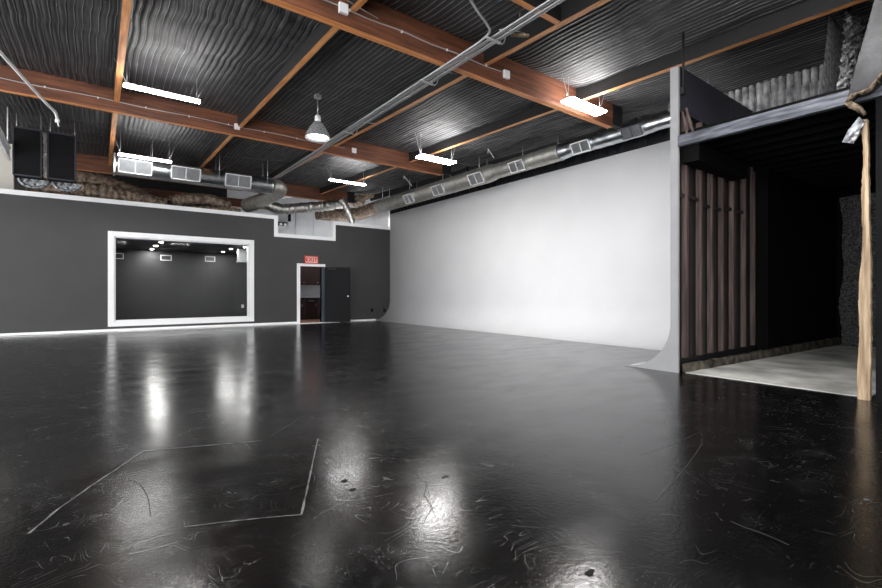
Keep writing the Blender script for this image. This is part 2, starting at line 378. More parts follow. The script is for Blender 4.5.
# door 1: casing, black leaf swung into the studio, closer and handle
dn = bpy.data.objects.new('door_1', None); C.objects.link(dn); dn.location = (6.5, YB, 0); WP[dn] = Vector((6.5, YB, 0)); struct(dn)
m = MB(); m.box((DX0 - .12, YB - .03, 0), (DX0, YB + .14, DZ + .1)); m.box((DX0, YB - .03, DZ), (DX1 + .14, YB + .14, DZ + .1)); m.build('casing', 'white_trim', dn)
m = MB(); m.box((DX1, YB - .03, 0), (DX1 + .14, YB + .14, DZ)); m.build('jamb', 'jamb', dn)
hx, hy = DX1 + .12, YB - .06; ld = Vector((CS, -SN, 0)); L_ = .98
m = MB(); m.bar(Vector((hx, hy, 1.075)), Vector((hx, hy, 1.075)) + ld * L_, .045, 2.13); leaf = m.build('door_leaf', 'door', dn, bevel=.004)
nrm = Vector((-SN, -CS, 0))
kp = Vector((hx, hy, 1.02)) + ld * (L_ - .07) + nrm * .03
m = MB(); m.tube([kp - nrm * .01, kp + nrm * .03], .02); m.tube([kp + nrm * .03, kp + nrm * .045, kp + nrm * .07, kp + nrm * .085], [.022, .034, .034, .018]); m.build('handle', 'steel', leaf)
cp = Vector((hx, hy, 2.08)) + ld * .12 + nrm * .05
m = MB(); m.bar(cp, cp + ld * .3, .05, .05); m.bar(cp + ld * .1 + Vector((0, 0, .03)), Vector((DX1 - .1, YB - .04, 2.12)), .02, .012); m.build('door_closer', 'paint_side', leaf)
# kitchen room behind the door
m = MB(); m.box((5.5, 19.3, 0), (8.3, 19.4, 3.0)); struct(m.build('wall_kitchen_back', 'tile'))
m = MB(); m.box((5.4, 17.04, 0), (5.5, 19.4, 3.0)); struct(m.build('wall_kitchen_left', 'tile'))
m = MB(); m.box((8.3, 17.04, 0), (8.4, 19.4, 3.0)); struct(m.build('wall_kitchen_right', 'tile'))
m = MB(); m.box((5.5, 17.04, .0), (8.3, 19.3, .012)); m.box((DX0, YB, 0), (DX1, 17.04, .012)); struct(m.build('floor_kitchen', 'brownfloor'))
m = MB(); m.box((5.4, 17.04, 3.0), (8.4, 19.4, 3.06)); struct(m.build('ceiling_kitchen', 'tile'))
# cyclorama: white wall with cove, extruded along Y, closed back
R = .82
prof = [(9.14, .002)] + [(XC - R + R * math.sin(a), R - R * math.cos(a) + .004) for a in [k * PI / 2 / 16 for k in range(17)]] + [(XC, 4.51), (XC + .12, 4.51), (XC + .12, .002)]
m = MB(); m.prism(prof, 1, 3.36, YB - .0); o = m.build('wall_cyclorama', 'cyc')
for p in o.data.polygons: p.use_smooth = abs(p.normal.y) < .5 and len(p.vertices) == 4
struct(o)
# black drape band over the cyclorama, up to the roof
m = MB(); ys = np.linspace(3.36, YB + .1, 420)
vs = []; fs = []
for i, y in enumerate(ys):
    x = XC + .06 + .022 * math.sin(y * 21 + 1.5 * math.sin(y * 3.1)) ; vs += [(x, y, 4.4), (x + .01, y, deck(y) + .2), (x + .05, y, 4.4), (x + .05, y, deck(y) + .2)]
    if i: k = 4 * i; fs += [(k - 4, k, k + 1, k - 3), (k - 2, k - 1, k + 3, k + 2)]
m.add(vs, fs, 0, True); struct(m.build('wall_upper_right', 'curtain', recalc=False))
# wing of the cyclorama: cove skin, painted end edge, studs seen from behind
Rw = .72
cw = [(4.08 - Rw + Rw * math.cos(a) * 0 + Rw * math.sin(a), 0) for a in (0,)]
arc = [(3.36 + Rw - Rw * math.sin(a), Rw - Rw * math.cos(a)) for a in [k * PI / 2 / 14 for k in range(15)]]   # from (4.08,0) to (3.36,.72)
m = MB(); m.prism([(3.335, 0)] + [(3.335, .0)] [:0] + [(4.085, 0.0)] + arc[1:] + [(3.36, 4.52), (3.335, 4.52)], 0, XW + .04, XC); o = m.build('wall_wing', 'cyc'); struct(o); wing = o
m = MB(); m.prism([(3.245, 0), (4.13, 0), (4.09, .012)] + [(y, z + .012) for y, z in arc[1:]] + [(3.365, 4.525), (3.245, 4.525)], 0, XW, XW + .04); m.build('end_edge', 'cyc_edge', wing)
sx = XW + .04; k = 0
stud_x = [6.93, 7.11, 7.35, 7.58, 7.78, 7.98, 8.18, 8.4, 8.61, 8.83, 9.08, 9.34, 9.78]
for i, x in enumerate(stud_x):
    pale = i in (1, 3, 5, 7, 9, 11, 12)
    m = MB()
    if pale: m.box((x - .028, 3.245, .2), (x + .028, 3.322, 3.92))
    else: m.box((x - .045, 3.30, .2), (x + .045, 3.322, 3.92))
    m.build('stud', 'stud' if pale else 'stud_dark', wing)
m = MB(); m.box((XW + .04, 3.325, .0), (XC + .125, 3.334, 4.52)); m.box((XC, 3.325, 0), (XC + .125, 3.365, 4.52)); m.build('backing', 'paint_side', wing)
m = MB(); m.box((XW + .04, 3.25, .08), (XC, 3.32, .2)); m.build('bottom_plate', 'paint_side', wing)
m = MB()
for xa, xb, z in ((6.96, 7.55, 2.62), (7.6, 8.37, 2.55), (8.43, 9.3, 2.6)): m.box((xa, 3.27, z), (xb, 3.3, z + .05))
m.build('noggin', 'stud_dark', wing)
m = MB(); m.box((XW + .04, 3.235, 3.9), (XC, 3.335, 4.52)); m.box((XW + .04, 3.24, 3.86), (XC, 3.33, 3.9)); m.box((8.6, 3.22, 3.5), (8.72, 3.33, 4.5)); m.build('upper_panel', 'navy', wing)
# ---- alcove to the right of the wing
m = MB(); m.add([(6.93, 3.19, .006), (6.93, 1.2, .006), (13.4, .9, .006), (13.4, 2.8, .006), (6.93, 3.19, -.02), (6.93, 1.2, -.02), (13.4, .9, -.02), (13.4, 2.8, -.02)],
             [(0, 1, 2, 3), (4, 7, 6, 5), (0, 4, 5, 1), (1, 5, 6, 2), (2, 6, 7, 3), (3, 7, 4, 0)]); struct(m.build('floor_alcove', 'concrete'))
m = MB(); m.prism([(9.86, 3.07), (13.4, 2.84), (13.4, 3.34), (9.86, 3.34)], 2, 0, 3.50)
for k in range(0): xk = 10.1 + k * .4; yk = 3.07 - .065 * (xk - 9.86); m.prism([(xk, yk), (xk, yk - .012), (xk + .04, yk - .015), (xk + .04, yk)], 2, 0, 3.33)
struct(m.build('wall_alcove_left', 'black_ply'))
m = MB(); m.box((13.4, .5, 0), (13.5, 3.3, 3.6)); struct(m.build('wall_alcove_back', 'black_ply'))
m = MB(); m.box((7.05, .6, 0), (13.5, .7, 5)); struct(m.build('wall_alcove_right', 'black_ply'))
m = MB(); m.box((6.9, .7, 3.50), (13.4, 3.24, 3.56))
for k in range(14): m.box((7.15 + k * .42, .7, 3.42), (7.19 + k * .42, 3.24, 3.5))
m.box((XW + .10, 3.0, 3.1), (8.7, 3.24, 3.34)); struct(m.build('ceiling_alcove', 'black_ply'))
# rough lump of sprayed insulation on the alcove back wall
def rough_panel(name, u0, u1, z0, z1, fn, nu, nz, matn):
    vs = []; fs = []
    for i in range(nu + 1):
        for j in range(nz + 1): vs.append(fn(i / nu, j / nz))
    for i in range(nu):
        for j in range(nz):
            a = i * (nz + 1) + j; fs.append((a, a + 1, a + nz + 2, a + nz + 1))
    return vs, fs
def rp(i, j):
    z = j * 3.3; edge = 2.75 - .02 * math.sin(z * 5) + .03 * math.sin(z * 2.3); y = edge + (1.4 - edge) * i
    return (13.36 - .30 * math.sin(PI * min(1, i * 3 + .0) / 2) * .5 + random.uniform(-.025, .025), y + random.uniform(-.01, .01), z + .01)
vs, fs = rough_panel('', 0, 0, 0, 0, rp, 30, 90, ''); m = MB(); m.add(vs, fs, 0, False)
struct(m.build('wall_alcove_insulation', 'rough_dark'))
# upper exterior wall with vertical batts, seen over the header
m = MB(); y = 1.2; vs = []; fs = []; n = 0
nn = 400
for i in range(nn + 1):
    y = 1.25 + (3.95 - 1.25) * i / nn; zl_ = 3.56 if y < 3.24 else 4.54; ph = (y / .115) % 1
    x = 9.62 + (.055 * (1 - math.sin(PI * min(1, ph / .8)) ** .6) if ph < .8 else .09)
    for j in range(15):
        vs.append((x + (random.uniform(-.006, .006) if ph < .8 else 0), y, zl_ + (deck(y) + .05 - zl_) * j / 14))
    if i:
        for j in range(14): a = 15 * (i - 1) + j; fs.append((a, a + 15, a + 16, a + 1))
m.add(vs, fs, 0, True); struct(m.build('wall_upper_batts', 'batt_wall'))
# right wall beside the post
m = MB(); m.box((XW + .02, -5, 0), (XW + .16, 1.12, 5.0)); struct(m.build('wall_right', 'black'))

# ================================================================ THINGS
# curb along the left of the alcove floor
m = MB(); n = 40; vs = []; fs = []
for i in range(n + 1):
    t = i / n; x = 6.95 + t * 6.4; y = 3.2 - .42 * t
    jt = [random.uniform(-.012, .012) for _ in range(4)]
    hh = .12 + .05 * t
    vs += [(x, y - .02 + jt[0], .006), (x, y + jt[1] - .005, hh + jt[2]), (x, y + .045, hh + jt[3]), (x, y + .045, .006)]
    if i:
        k = 4 * i
        for j in range(4): fs.append((k - 4 + j, k + j, k + (j + 1) % 4, k - 4 + (j + 1) % 4))
fs += [(0, 1, 2, 3), (4 * n + 3, 4 * n + 2, 4 * n + 1, 4 * n)]
m.add(vs, fs); tag(m.build('rubble_curb', 'curb', origin=(6.95, 3.2, 0)), 'rough chipped curb along the left edge of the pale alcove floor', 'curb')
# header beam
m = MB(); m.box((XW - .02, 1.0, 3.33), (XW + .07, 3.245, 3.49)); tag(m.build('header_beam', 'header', bevel=.004, origin=(XW, 2.1, 3.33)), 'grey painted timber header across the top of the dark alcove', 'beam')
# raw timber post with split, ragged edges
m = MB(); vs = []; fs = []; n = 70; zs = np.linspace(0, 3.1, n)
for i, z in enumerate(zs):
    wob = .018 * math.sin(z * 2.1) + .012 * math.sin(z * 6.3) + random.uniform(-.005, .005)
    wl = 1.228 + .03 * math.exp(-z * 1.5) + wob * .7; wr = 1.158 - .01 * math.sin(z * 1.7) + .012 * max(0, z - 2.4) + random.uniform(-.004, .004)
    f = XW - .05 + .008 * math.sin(z * 5)
    vs += [(f, wl, z), (f - .012, (wl + wr) / 2, z), (f, wr, z), (f + .09, wr, z), (f + .09, wl, z)]
    if i:
        k = 5 * i
        for j in range(5): fs.append((k - 5 + j, k + j, k + (j + 1) % 5, k - 5 + (j + 1) % 5))
fs += [(0, 1, 2, 3, 4), tuple(5 * (n - 1) + q for q in (4, 3, 2, 1, 0))]
m.add(vs, fs); tag(m.build('timber_post', 'post', origin=(XW, 1.2, 0)), 'raw tan timber post with ragged edges at the right of the alcove', 'post')
# leaning boards above header
for i, (a, b) in enumerate(((( 681.5, 110), (687, 133)), ((686, 108), (693, 131)))):
    p, q = atX(*a, 6.95), atX(*b, 6.9); q.z = 3.5 + .02; p.y -= .0
    m = MB(); m.bar(q, p, .02, .03); tag(m.build('wood_strip', 'stud', origin=q), ['left', 'right'][i] + ' one of two thin wood strips leaning behind the header beside the wing edge', 'wood strip')
# black hanging rod in front of the panel
m = MB(); p = atY(683.3, 100, 3.2); q = atY(683.3, 38, 3.2); m.tube([(p.x, 3.2, 4.15), (p.x, 3.2, deck(3.2) + .02)], .016, 10); m.box((p.x - .03, 3.18, 4.1), (p.x + .03, 3.236, 4.2))
tag(m.build('hanging_rod', 'paint_side', origin=(p.x, 3.2, 4.1)), 'black steel rod rising from the dark panel to the roof beside the grey wing edge', 'rod')
# rough grey pier above header
m = MB()
def pier(i, j):
    z = 3.57 + j * (deck(1.6) - .03 - 3.57); x = 7.36 + .33 * j + .03 * math.sin(z * 3) + i * (.4 + 1.0 * j); return (x, 1.55 + random.uniform(-.02, .02) + .06 * math.sin(i * PI) * -1, z)
vs, fs = rough_panel('', 0, 0, 0, 0, pier, 24, 34, ''); m.add(vs, fs)
vs2 = [(v[0], 1.72, v[2]) for v in vs]; m.add(vs2, [f[::-1] for f in fs])
o_ = 35 * 0
tag(m.build('insulation_pier', 'rough', recalc=False, origin=(7.4, 1.6, 3.5)), 'rough grey crust of insulation right of the ribbed wall above the header', 'insulation')
# sagging black blanket at the top right, torn tan lower edge, foil flap
bl = thing('insulation_blanket', 'sagging black insulation blanket with a torn tan lower edge over the post', 'insulation', (XW - .1, .9, 3.2))
zt = 4.88
bound = [(4.97, .98), (4.39, 1.10), (4.1, 1.17), (3.89, 1.215), (3.6, 1.27), (3.35, 1.325), (3.26, 1.32)]
def bedge(z):
    for (z1, y1_), (z0, y0_) in zip(bound, bound[1:]):
        if z0 <= z <= z1: return y0_ + (y1_ - y0_) * (z - z0) / (z1 - z0)
    return bound[-1][1]
def low(i): return 3.30 + .28 * i + .03 * math.sin(i * 13)
def bf(i, j):
    y1_ = .55; zl = low(i * 1.6); z = zl + (zt - zl) * j; y = bedge(z) * (1 - i) + y1_ * i
    return (XW - .10 - .09 * math.sin(PI * i * .9 + .3) - .03 * math.sin(j * 9 + i * 5) + .08 * (1 - j) * 0, y, z)
vs, fs = rough_panel('', 0, 0, 0, 0, bf, 24, 30, ''); m = MB(); m.add(vs, fs, 0, True)
m.add([(XW + .01, v[1], v[2]) for v in vs], [f[::-1] for f in fs], 0, True)
rim = [i * 31 for i in range(25)]; k0 = len(vs)
for a, b in zip(rim, rim[1:]): m.f.append([a, b, b + k0, a + k0]); m.mi.append(0); m.sm.append(False)
for j in range(30): m.f.append([j, j + 1, j + 1 + k0, j + k0]); m.mi.append(0); m.sm.append(False)
m.build('blanket', 'blanket', bl, recalc=False)
pts = [Vector(bf(i / 16, 0)) + Vector((-.02, 0, random.uniform(-.02, .02))) for i in range(17)]
m = MB(); m.tube(pts, [.021 + random.uniform(-.008, .009) for _ in pts], 8, rough=.3); 
for q in range(10): p = random.choice(pts); m.tube([p, p + Vector((-.02, random.uniform(-.05, .05), -random.uniform(.03, .09)))], [.006, .002], 5)
p0 = pts[0]; m.tube([p0, p0 + Vector((.0, -.03, -.05)), p0 + Vector((.02, -.09, -.09)), p0 + Vector((.03, -.14, -.18))], [.03, .034, .03, .02], 8, rough=.3)
m.build('torn_edge', 'torn', bl)
m = MB(); a = [atX(*p, XW - .12) for p in ((859, 117), (865, 121), (860, 133), (854, 144), (842, 142), (848, 130))]
for p in a: p.x += random.uniform(-.03, .03)
n = len(a); b = [p + Vector((.012, 0, 0)) for p in a]
m.add(a + b, [tuple(range(n)), tuple(range(n, 2 * n))[::-1]] + [(i, (i + 1) % n, (i + 1) % n + n, i + n) for i in range(n)])
tag(m.build('foil_flap', 'foil_dark', origin=a[0]), 'crumpled silver foil flap hanging at the top of the timber post', 'foil')

# ---- big beams
BY = [(5.5, 4.64, 'near'), (11.4, 4.85, 'middle'), (18.2, 5.01, 'far')]
blabel = {'near': 'large orange-edged roof beam nearest the camera, crossing the ceiling at the top', 'middle': 'long red-brown roof beam crossing from the left edge above the bell lamp', 'far': 'farthest orange roof beam, behind the silver duct above the black wall'}
for y, zb, nm in BY:
    t_ = thing('roof_beam', blabel[nm], 'beam', (3.0, y, zb)); x0b = -6 if nm != 'far' else -1.9; hb = .62
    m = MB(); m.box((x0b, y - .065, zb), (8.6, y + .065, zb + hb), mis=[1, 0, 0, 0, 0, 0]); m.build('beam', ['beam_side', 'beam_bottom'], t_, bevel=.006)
    m = MB(); m.box((8.6, y - .065, zb + .06), (8.95, y + .065, zb + hb)); m.build('painted_end', 'paint_side', t_)
m = MB(); m.box((-1.9, 19.6, 4.62), (6.0, 19.72, 4.95), mis=[1, 0, 0, 0, 0, 0]); tag(m.build('roof_beam', ['beam_side', 'beam_bottom'], bevel=.006, origin=(2, 19.66, 4.62)), 'lower red-brown beam behind and below the far beam, left of the door', 'beam')
# ---- joists
bays = [(-3.0, 5.43, 'nearest'), (5.57, 11.33, 'middle'), (11.47, 18.13, 'far')]
names = {.3: 'leftmost', 2.65: 'second from left', 5.0: 'third from left', 7.4: 'rightmost orange-edged'}
for ya, yb, bn in bays:
    for x in JX:
        if bn == 'nearest' and x < 2: continue
        m = MB(); hh = .30; w_ = .10
        m.bar((x, ya, jbot(ya) + hh / 2), (x, yb, jbot(yb) + hh / 2), w_, hh, mis=[1, 0, 0, 0, 0, 0])
        lab = names[x] + ' roof joist of the ' + {'nearest': 'bay before the nearest big beam', 'middle': 'bay between the nearest and the middle beam', 'far': 'bay between the middle beam and the far duct'}[bn]
        if bn == 'nearest' and x == 2.65: lab = 'roof joist stub at the top edge above the nearest big beam, leftmost there'
        tag(m.build('roof_joist', ['paint_side', 'joist_bottom'], bevel=.003, origin=(x, ya, jbot(ya))), lab, 'joist', 'roof joists')
    m = MB(); m.bar((9.75, ya, jbot(ya) + .15), (9.75, yb, jbot(yb) + .15), .1, .3)
    tag(m.build('roof_joist', 'paint_side', bevel=.003, origin=(9.75, ya, jbot(ya))), 'black painted roof joist over the ' + {'nearest': 'dark alcove', 'middle': 'near end of the right-hand duct', 'far': 'far end of the right-hand duct'}[bn], 'joist', 'roof joists')
m = MB(); m.box((2.7, 3.90, jbot(4)), (4.95, 3.99, jbot(4) + .2), mis=[1, 0, 0, 0, 0, 0]); tag(m.build('blocking_beam', ['paint_side', 'beam_bottom'], origin=(3.8, 3.95, jbot(4))), 'short orange cross block between joists at the top edge above the conduits', 'beam')
# conduit on the beam faces with square junction boxes
for (y, zb, nm), xs_, (xa, xb) in ((BY[0], [atY(343, 23, 5.42).x, atY(506, 85, 5.42).x], (-1, 5.42)), (BY[1], [atY(237, 130, 11.32).x, atY(354, 153, 11.32).x], (-6, 5.3))):
    t_ = thing('beam_conduit', 'thin white conduit with square boxes along the ' + {'near': 'nearest', 'middle': 'middle'}[nm] + ' roof beam', 'conduit', (xa, y - .08, zb + .2))
    m = MB(); m.tube([(xa + (xb - xa) * k / 30, y - .078, zb + .2 + .01 * math.sin(k * 1.3)) for k in range(31)], .009, 8); m.build('pipe', 'conduit', t_)
    for x in xs_:
        m = MB(); m.box((x - .06, y - .115, zb + .12), (x + .06, y - .066, zb + .25)); m.build('junction_box', 'white', t_, bevel=.004)
    for k in range(14):
        x = xa + .4 + k * .8
        if x < xb: m = MB(); m.box((x - .012, y - .09, zb + .185), (x + .012, y - .066, zb + .215)); m.build('strap', 'white', t_)
# loose cable drooping near the near beam's first box
m = MB(); a = Vector((3.0, 5.38, 4.86)); m.tube(smooth_path([a, (2.5, 5.3, 4.88), (1.9, 5.2, 4.96), (1.3, 5.0, 5.05)], 8), .006, 6)
tag(m.build('loose_cable', 'conduit', origin=a), 'thin grey cable sagging into the first junction box on the nearest beam', 'cable')

# ---- bundle of conduits
for i in range(4):
    x = 4.20 + .046 * i; z = 4.595 + .008 * (i % 2)
    m = MB(); m.tube([(x, 0.2, z), (x, 3, z), (x, 8, z), (x - .01, 14.1 - .1 * i, z)], .0125, 10)
    tag(m.build('steel_conduit', 'conduit', origin=(x, .2, z)), ['leftmost', 'second from left', 'third from left', 'rightmost'][i] + ' of the four straight steel conduits bundled under the beams', 'conduit', 'bundled ceiling conduits')
m = MB(); r_ = .016; m.tube(smooth_path([(3.1, 3.75, 4.60), (3.45, 4.02, 4.60), (3.95, 4.27, 4.60), (4.09, 4.37, 4.60), (4.14, 4.55, 4.60), (4.15, 5.0, 4.595), (4.155, 8, 4.595), (4.15, 10, 4.595)], 8), r_, 10)
tag(m.build('bent_conduit', 'conduit', origin=(3.1, 3.75, 4.6)), 'bent steel conduit coming from the top edge to join the bundle', 'conduit')
for i, (y, lb) in enumerate(((4.45, 'near the bent conduit'), (6.0, 'just past the nearest beam'), (8.9, 'halfway down the conduit bundle'))):
    m = MB(); m.box((4.10, y - .02, 4.56), (4.36, y + .02, 4.577)); m.tube(smooth_path([(4.38, y, 4.56), (4.44, y, 4.62), (4.46, y, 4.75), (4.44, y + .1, 4.83), (4.6, y + .1, 4.9), (4.95, y + .1, 4.95)], 5), .008, 6)
    tag(m.build('conduit_hanger', 'conduit', origin=(4.1, y, 4.56)), 'metal hanger and looped cable on the conduit bundle ' + lb, 'hanger')
m = MB(); m.bar((4.40, 4.29, 4.625), (4.60, 4.15, 4.62), .035, .035); m.tube([(4.5, 4.22, 4.62), (4.5, 4.22, deck(4.22))], .008, 6); tag(m.build('strut_stub', 'torn', origin=(4.46, 4.25, 4.58)), 'short brown strut end poking out of the conduit bundle near the top', 'strut')
# white pipe at upper left
m = MB(); m.tube(smooth_path([atZ(-40, 8, 4.6), atZ(0, 52, 4.6), atZ(25, 80, 4.6), atZ(47, 104, 4.6), atZ(55, 112, 4.58), atZ(57.5, 120, 4.5)], 8), .024, 12)
q = atZ(57.5, 120, 4.5); m.lathe((q.x, q.y, q.z), [(.024, .02), (.04, 0), (.04, -.03), (.03, -.05), (0, -.05)], 10)
m.tube([q + Vector((0, 0, -.03)), q + Vector((.02, .02, -.12))], .012, 6)
tag(m.build('white_pipe', 'white', origin=q), 'thick white pipe slanting in at the upper left and bending down', 'pipe')

# ---- ceiling lights
def light(x, y, z, label, Lx=1.2, Wy=.3, hidden=False):
    t_ = thing('ceiling_light', label, 'ceiling light', (x, y, z), 'LED ceiling lights')
    m = MB(); m.box((x - Lx / 2 + .03, y - Wy * .25, z + .03), (x + Lx / 2 - .03, y + Wy * .25, z + .055)); m.build('housing', 'white', t_)
    m = MB(); m.box((x - Lx / 2 + .01, y - Wy / 2 + .01, z), (x + Lx / 2 - .01, y + Wy / 2 - .01, z + .03)); m.build('diffuser', 'lamp', t_)
    for s in (-1, 1):
        m = MB(); a = (x + s * (Lx / 2 - .06), y, z + .05); m.tube([a, (x + s * (Lx / 2 + .12), y, deck(y) + .0)], .004, 6); m.tube([a, (x + s * (Lx / 2 - .06), y, deck(y))], .004, 6)
        m.build('hanging_wire', 'conduit', t_)
light(.94, 9.57, 4.75, 'lit strip light at upper left beside the leftmost joist, ahead of the middle beam', Wy=.13)
light(1.0, 14.28, 4.70, 'lit strip light just above the left silver duct and its registers', Wy=.13)
light(6.7, 14.1, 4.85, 'lit strip light over the stepped notch of the black wall, past the middle beam', 1.3, .13)
light(7.0, 9.48, 4.6, 'lit rectangular panel light below the right end of the middle beam', 1.1, .32)
light(7.18, 5.12, 4.6, 'large lit rectangular panel light at the right end of the nearest beam', 1.06, .27)
light(.94, 4.9, 4.72, 'strip light outside the top edge, above the foreground floor', Wy=.13)
light(.94, .2, 4.6, 'strip light behind the camera on the left', Wy=.3)
light(4.6, -2.9, 4.5, 'panel light behind the camera on the right', 1.2, .3)
light(5.7, 1.35, 4.6, 'added panel light outside the frame, placed to brighten the dark alcove', 1.2, .3)  # added unseen fixture, set here to light the alcove and header
light(.94, -3.2, 4.5, 'panel light farthest behind the camera on the left', 1.2, .3)

# ---- bell lamp
bx, by, bz = 3.55, 8.85, 4.30
t_ = thing('bell_lamp', 'glass bell pendant lamp hanging below the ribbed ceiling over the studio floor', 'pendant lamp', (bx, by, bz))
m = MB(); m.lathe((bx, by, bz), [(.245, 0), (.25, .02), (.225, .09), (.17, .20), (.11, .29), (.07, .33), (.062, .33), (.10, .285), (.16, .195), (.215, .09), (.24, .02), (.245, 0)], 36); m.build('reflector', 'prism', t_)
m = MB(); m.lathe((bx, by, bz), [(.055, .30), (.06, .36), (.055, .44), (.03, .47), (0, .47)], 20); m.build('ballast_cap', 'white', t_)
m = MB(); m.lathe((bx, by, bz), [(0, .005), (.10, .01), (.19, .03), (.20, .05), (.1, .06), (0, .06)], 28); m.build('bulb', 'bulb', t_)
m = MB(); m.tube([(bx, by, bz + .46), (bx, by, deck(by) + .0)], .007, 8); m.box((bx - .06, by - .05, deck(by) - .06), (bx + .06, by + .05, deck(by) + .02)); m.build('cord', 'conduit', t_)

# ---- spiral ducts
def seams(path, rs, every, m, n=24):
    pass
def duct_run(pts, rs, mb, step=.06, n=24, seam=.006, every=5):
    P = [Vector(p) for p in pts]; out = []; rr = []; k = 0
    for (a, ra), (b, rb) in zip(zip(P, rs), zip(P[1:], rs[1:])):
        L = (b - a).length; c = max(1, int(L / step))
        for i in range(c):
            t = i / c; out.append(a.lerp(b, t)); rr.append(ra + (rb - ra) * t + (seam if k % every == 0 else 0)); k += 1
    out.append(P[-1]); rr.append(rs[-1]); mb.tube(out, rr, n)
# right duct along the cyclorama: tapering toward the camera
XD, ZD = 9.28, 4.70
rd = thing('spiral_duct', 'long silver spiral duct with square registers above the white cyclorama wall', 'duct', (XD, 4.4, ZD))
m = MB(); duct_run([(XD, 4.3, ZD), (XD, 4.9, ZD), (XD, 5.15, ZD), (XD, 7.05, ZD), (XD, 7.3, ZD)], [.15, .15, .175, .175, .21], m); m.build('small_section', 'galv', rd)
m = MB(); duct_run([(XD, 7.3, ZD), (XD, 9.6, ZD), (XD, 9.9, ZD), (XD, 16.6, ZD)], [.21, .21, .26, .26], m); m.build('large_section', 'galv_dull', rd)
m = MB(); duct_run(smooth_path([(XD, 16.6, ZD), (XD, 17.4, ZD - .02), (XD - .1, 18.0, ZD - .08), (XD - .5, 18.5, ZD - .12), (XD - 1.1, 18.7, ZD - .15), (XD - 1.8, 18.75, ZD - .15)], 4), [.27] * 21, m); m.build('wrapped_elbow', 'tan', rd)
def register(root, p, axis, nrmv, upv, Wd, Hg, dark=False):  # grille box in front of the duct
    ax = Vector(axis).normalized(); n_ = Vector(nrmv).normalized(); u_ = n_.cross(ax).normalized(); p = Vector(p)
    def q(a, b, c): return p + ax * a + u_ * b + n_ * c
    def blk(mb, a0, a1, b0, b1, c0, c1):
        vs = [q(a, b, c) for c in (c0, c1) for b in (b0, b1) for a in (a0, a1)]
        mb.add(vs, [(0, 1, 3, 2), (4, 6, 7, 5), (0, 4, 5, 1), (1, 5, 7, 3), (3, 7, 6, 2), (2, 6, 4, 0)])
    m = MB(); blk(m, -Wd / 2 + .01, Wd / 2 - .01, -Hg / 2 + .01, Hg / 2 - .01, -.16, -.005)
    g = m.build('register', 'galv', root)
    m = MB(); f = .022
    blk(m, -Wd / 2, Wd / 2, -Hg / 2, -Hg / 2 + f, -.01, .014); blk(m, -Wd / 2, Wd / 2, Hg / 2 - f, Hg / 2, -.01, .014)
    blk(m, -Wd / 2, -Wd / 2 + f, -Hg / 2, Hg / 2, -.01, .014); blk(m, Wd / 2 - f, Wd / 2, -Hg / 2, Hg / 2, -.01, .014); blk(m, -.008, .008, -Hg / 2, Hg / 2, -.01, .012)
    m.build('register_frame', 'grille_dark' if dark else 'white', g)
    m = MB(); k = int(Hg / .022)
    for i in range(1, k): b = -Hg / 2 + i * Hg / k; blk(m, -Wd / 2 + f, Wd / 2 - f, b - .005, b + .005, -.006, .006)
    m.build('louvre', 'grille_dark' if dark else 'grille', g)
for (x_, y_, W_, H_, dk, r_) in ((631, 136, .46, .25, True, .175), (580, 151, .5, .27, False, .18), (516, 169, .52, .3, False, .21), (475, 180.5, .6, .34, False, .26), (437, 194, .6, .33, False, .26), (408, 201, .55, .33, False, .26)):
    p = atX(x_, y_, XD - r_ - .06); register(rd, (XD - (r_ + .09) * .85, p.y, ZD - (r_ + .05) * .45), (0, 1, 0), (-.86, 0, -.5), (0, 0, 1), W_, H_, dk)
for y in (4.6, 6.0, 7.4, 8.6, 10.2, 12.0, 14.0, 16.0):
    for dx in (-.16, .16) if y > 9 else (0,): m = MB(); m.tube([(XD + dx, y, ZD + .14), (XD + dx, y, deck(y) + .02)], .009, 6); m.build('hanger_rod', 'conduit', rd)
# left duct in front of the black wall
YD, ZL = 15.1, 4.62
ld_ = thing('spiral_duct', 'silver spiral duct with three white registers above the black wall window', 'duct', (.5, YD, ZL))
m = MB(); duct_run([(.35, YD, ZL), (4.5, YD, ZL)], [.25, .25], m); m.build('duct_body', 'galv', ld_)
m = MB(); duct_run(smooth_path([(4.5, YD, ZL), (4.68, YD + .05, ZL), (4.80, YD + .2, ZL - .02), (4.82, YD + .45, ZL - .05), (4.75, YD + 1.0, ZL - .12), (4.6, YD + 1.8, ZL - .20), (4.35, YD + 2.5, ZL - .27)], 4), [.25] * 25, m, every=4); m.build('duct_elbow', 'galv_dull', ld_)
for (x_, y_) in ((135.5, 168.5), (186, 174.5), (238.5, 183)):
    p = atY(x_, y_, YD - .3); register(ld_, (p.x, YD - .31, ZL - .05), (1, 0, 0), (0, -.96, -.28), (0, 0, 1), .76 if x_ < 160 else .74, .37)
for x in (1.2, 2.9, 4.3):
    for dy in (-.26, .26): m = MB(); m.tube([(x, YD + dy, ZL), (x, YD + dy, deck(YD) + .02)], .008, 6); m.build('hanger_rod', 'conduit', ld_)
m = MB(); m.box((.33, YD - .255, ZL - .255), (.37, YD + .255, ZL + .255)); m.build('end_cap', 'galv', ld_)

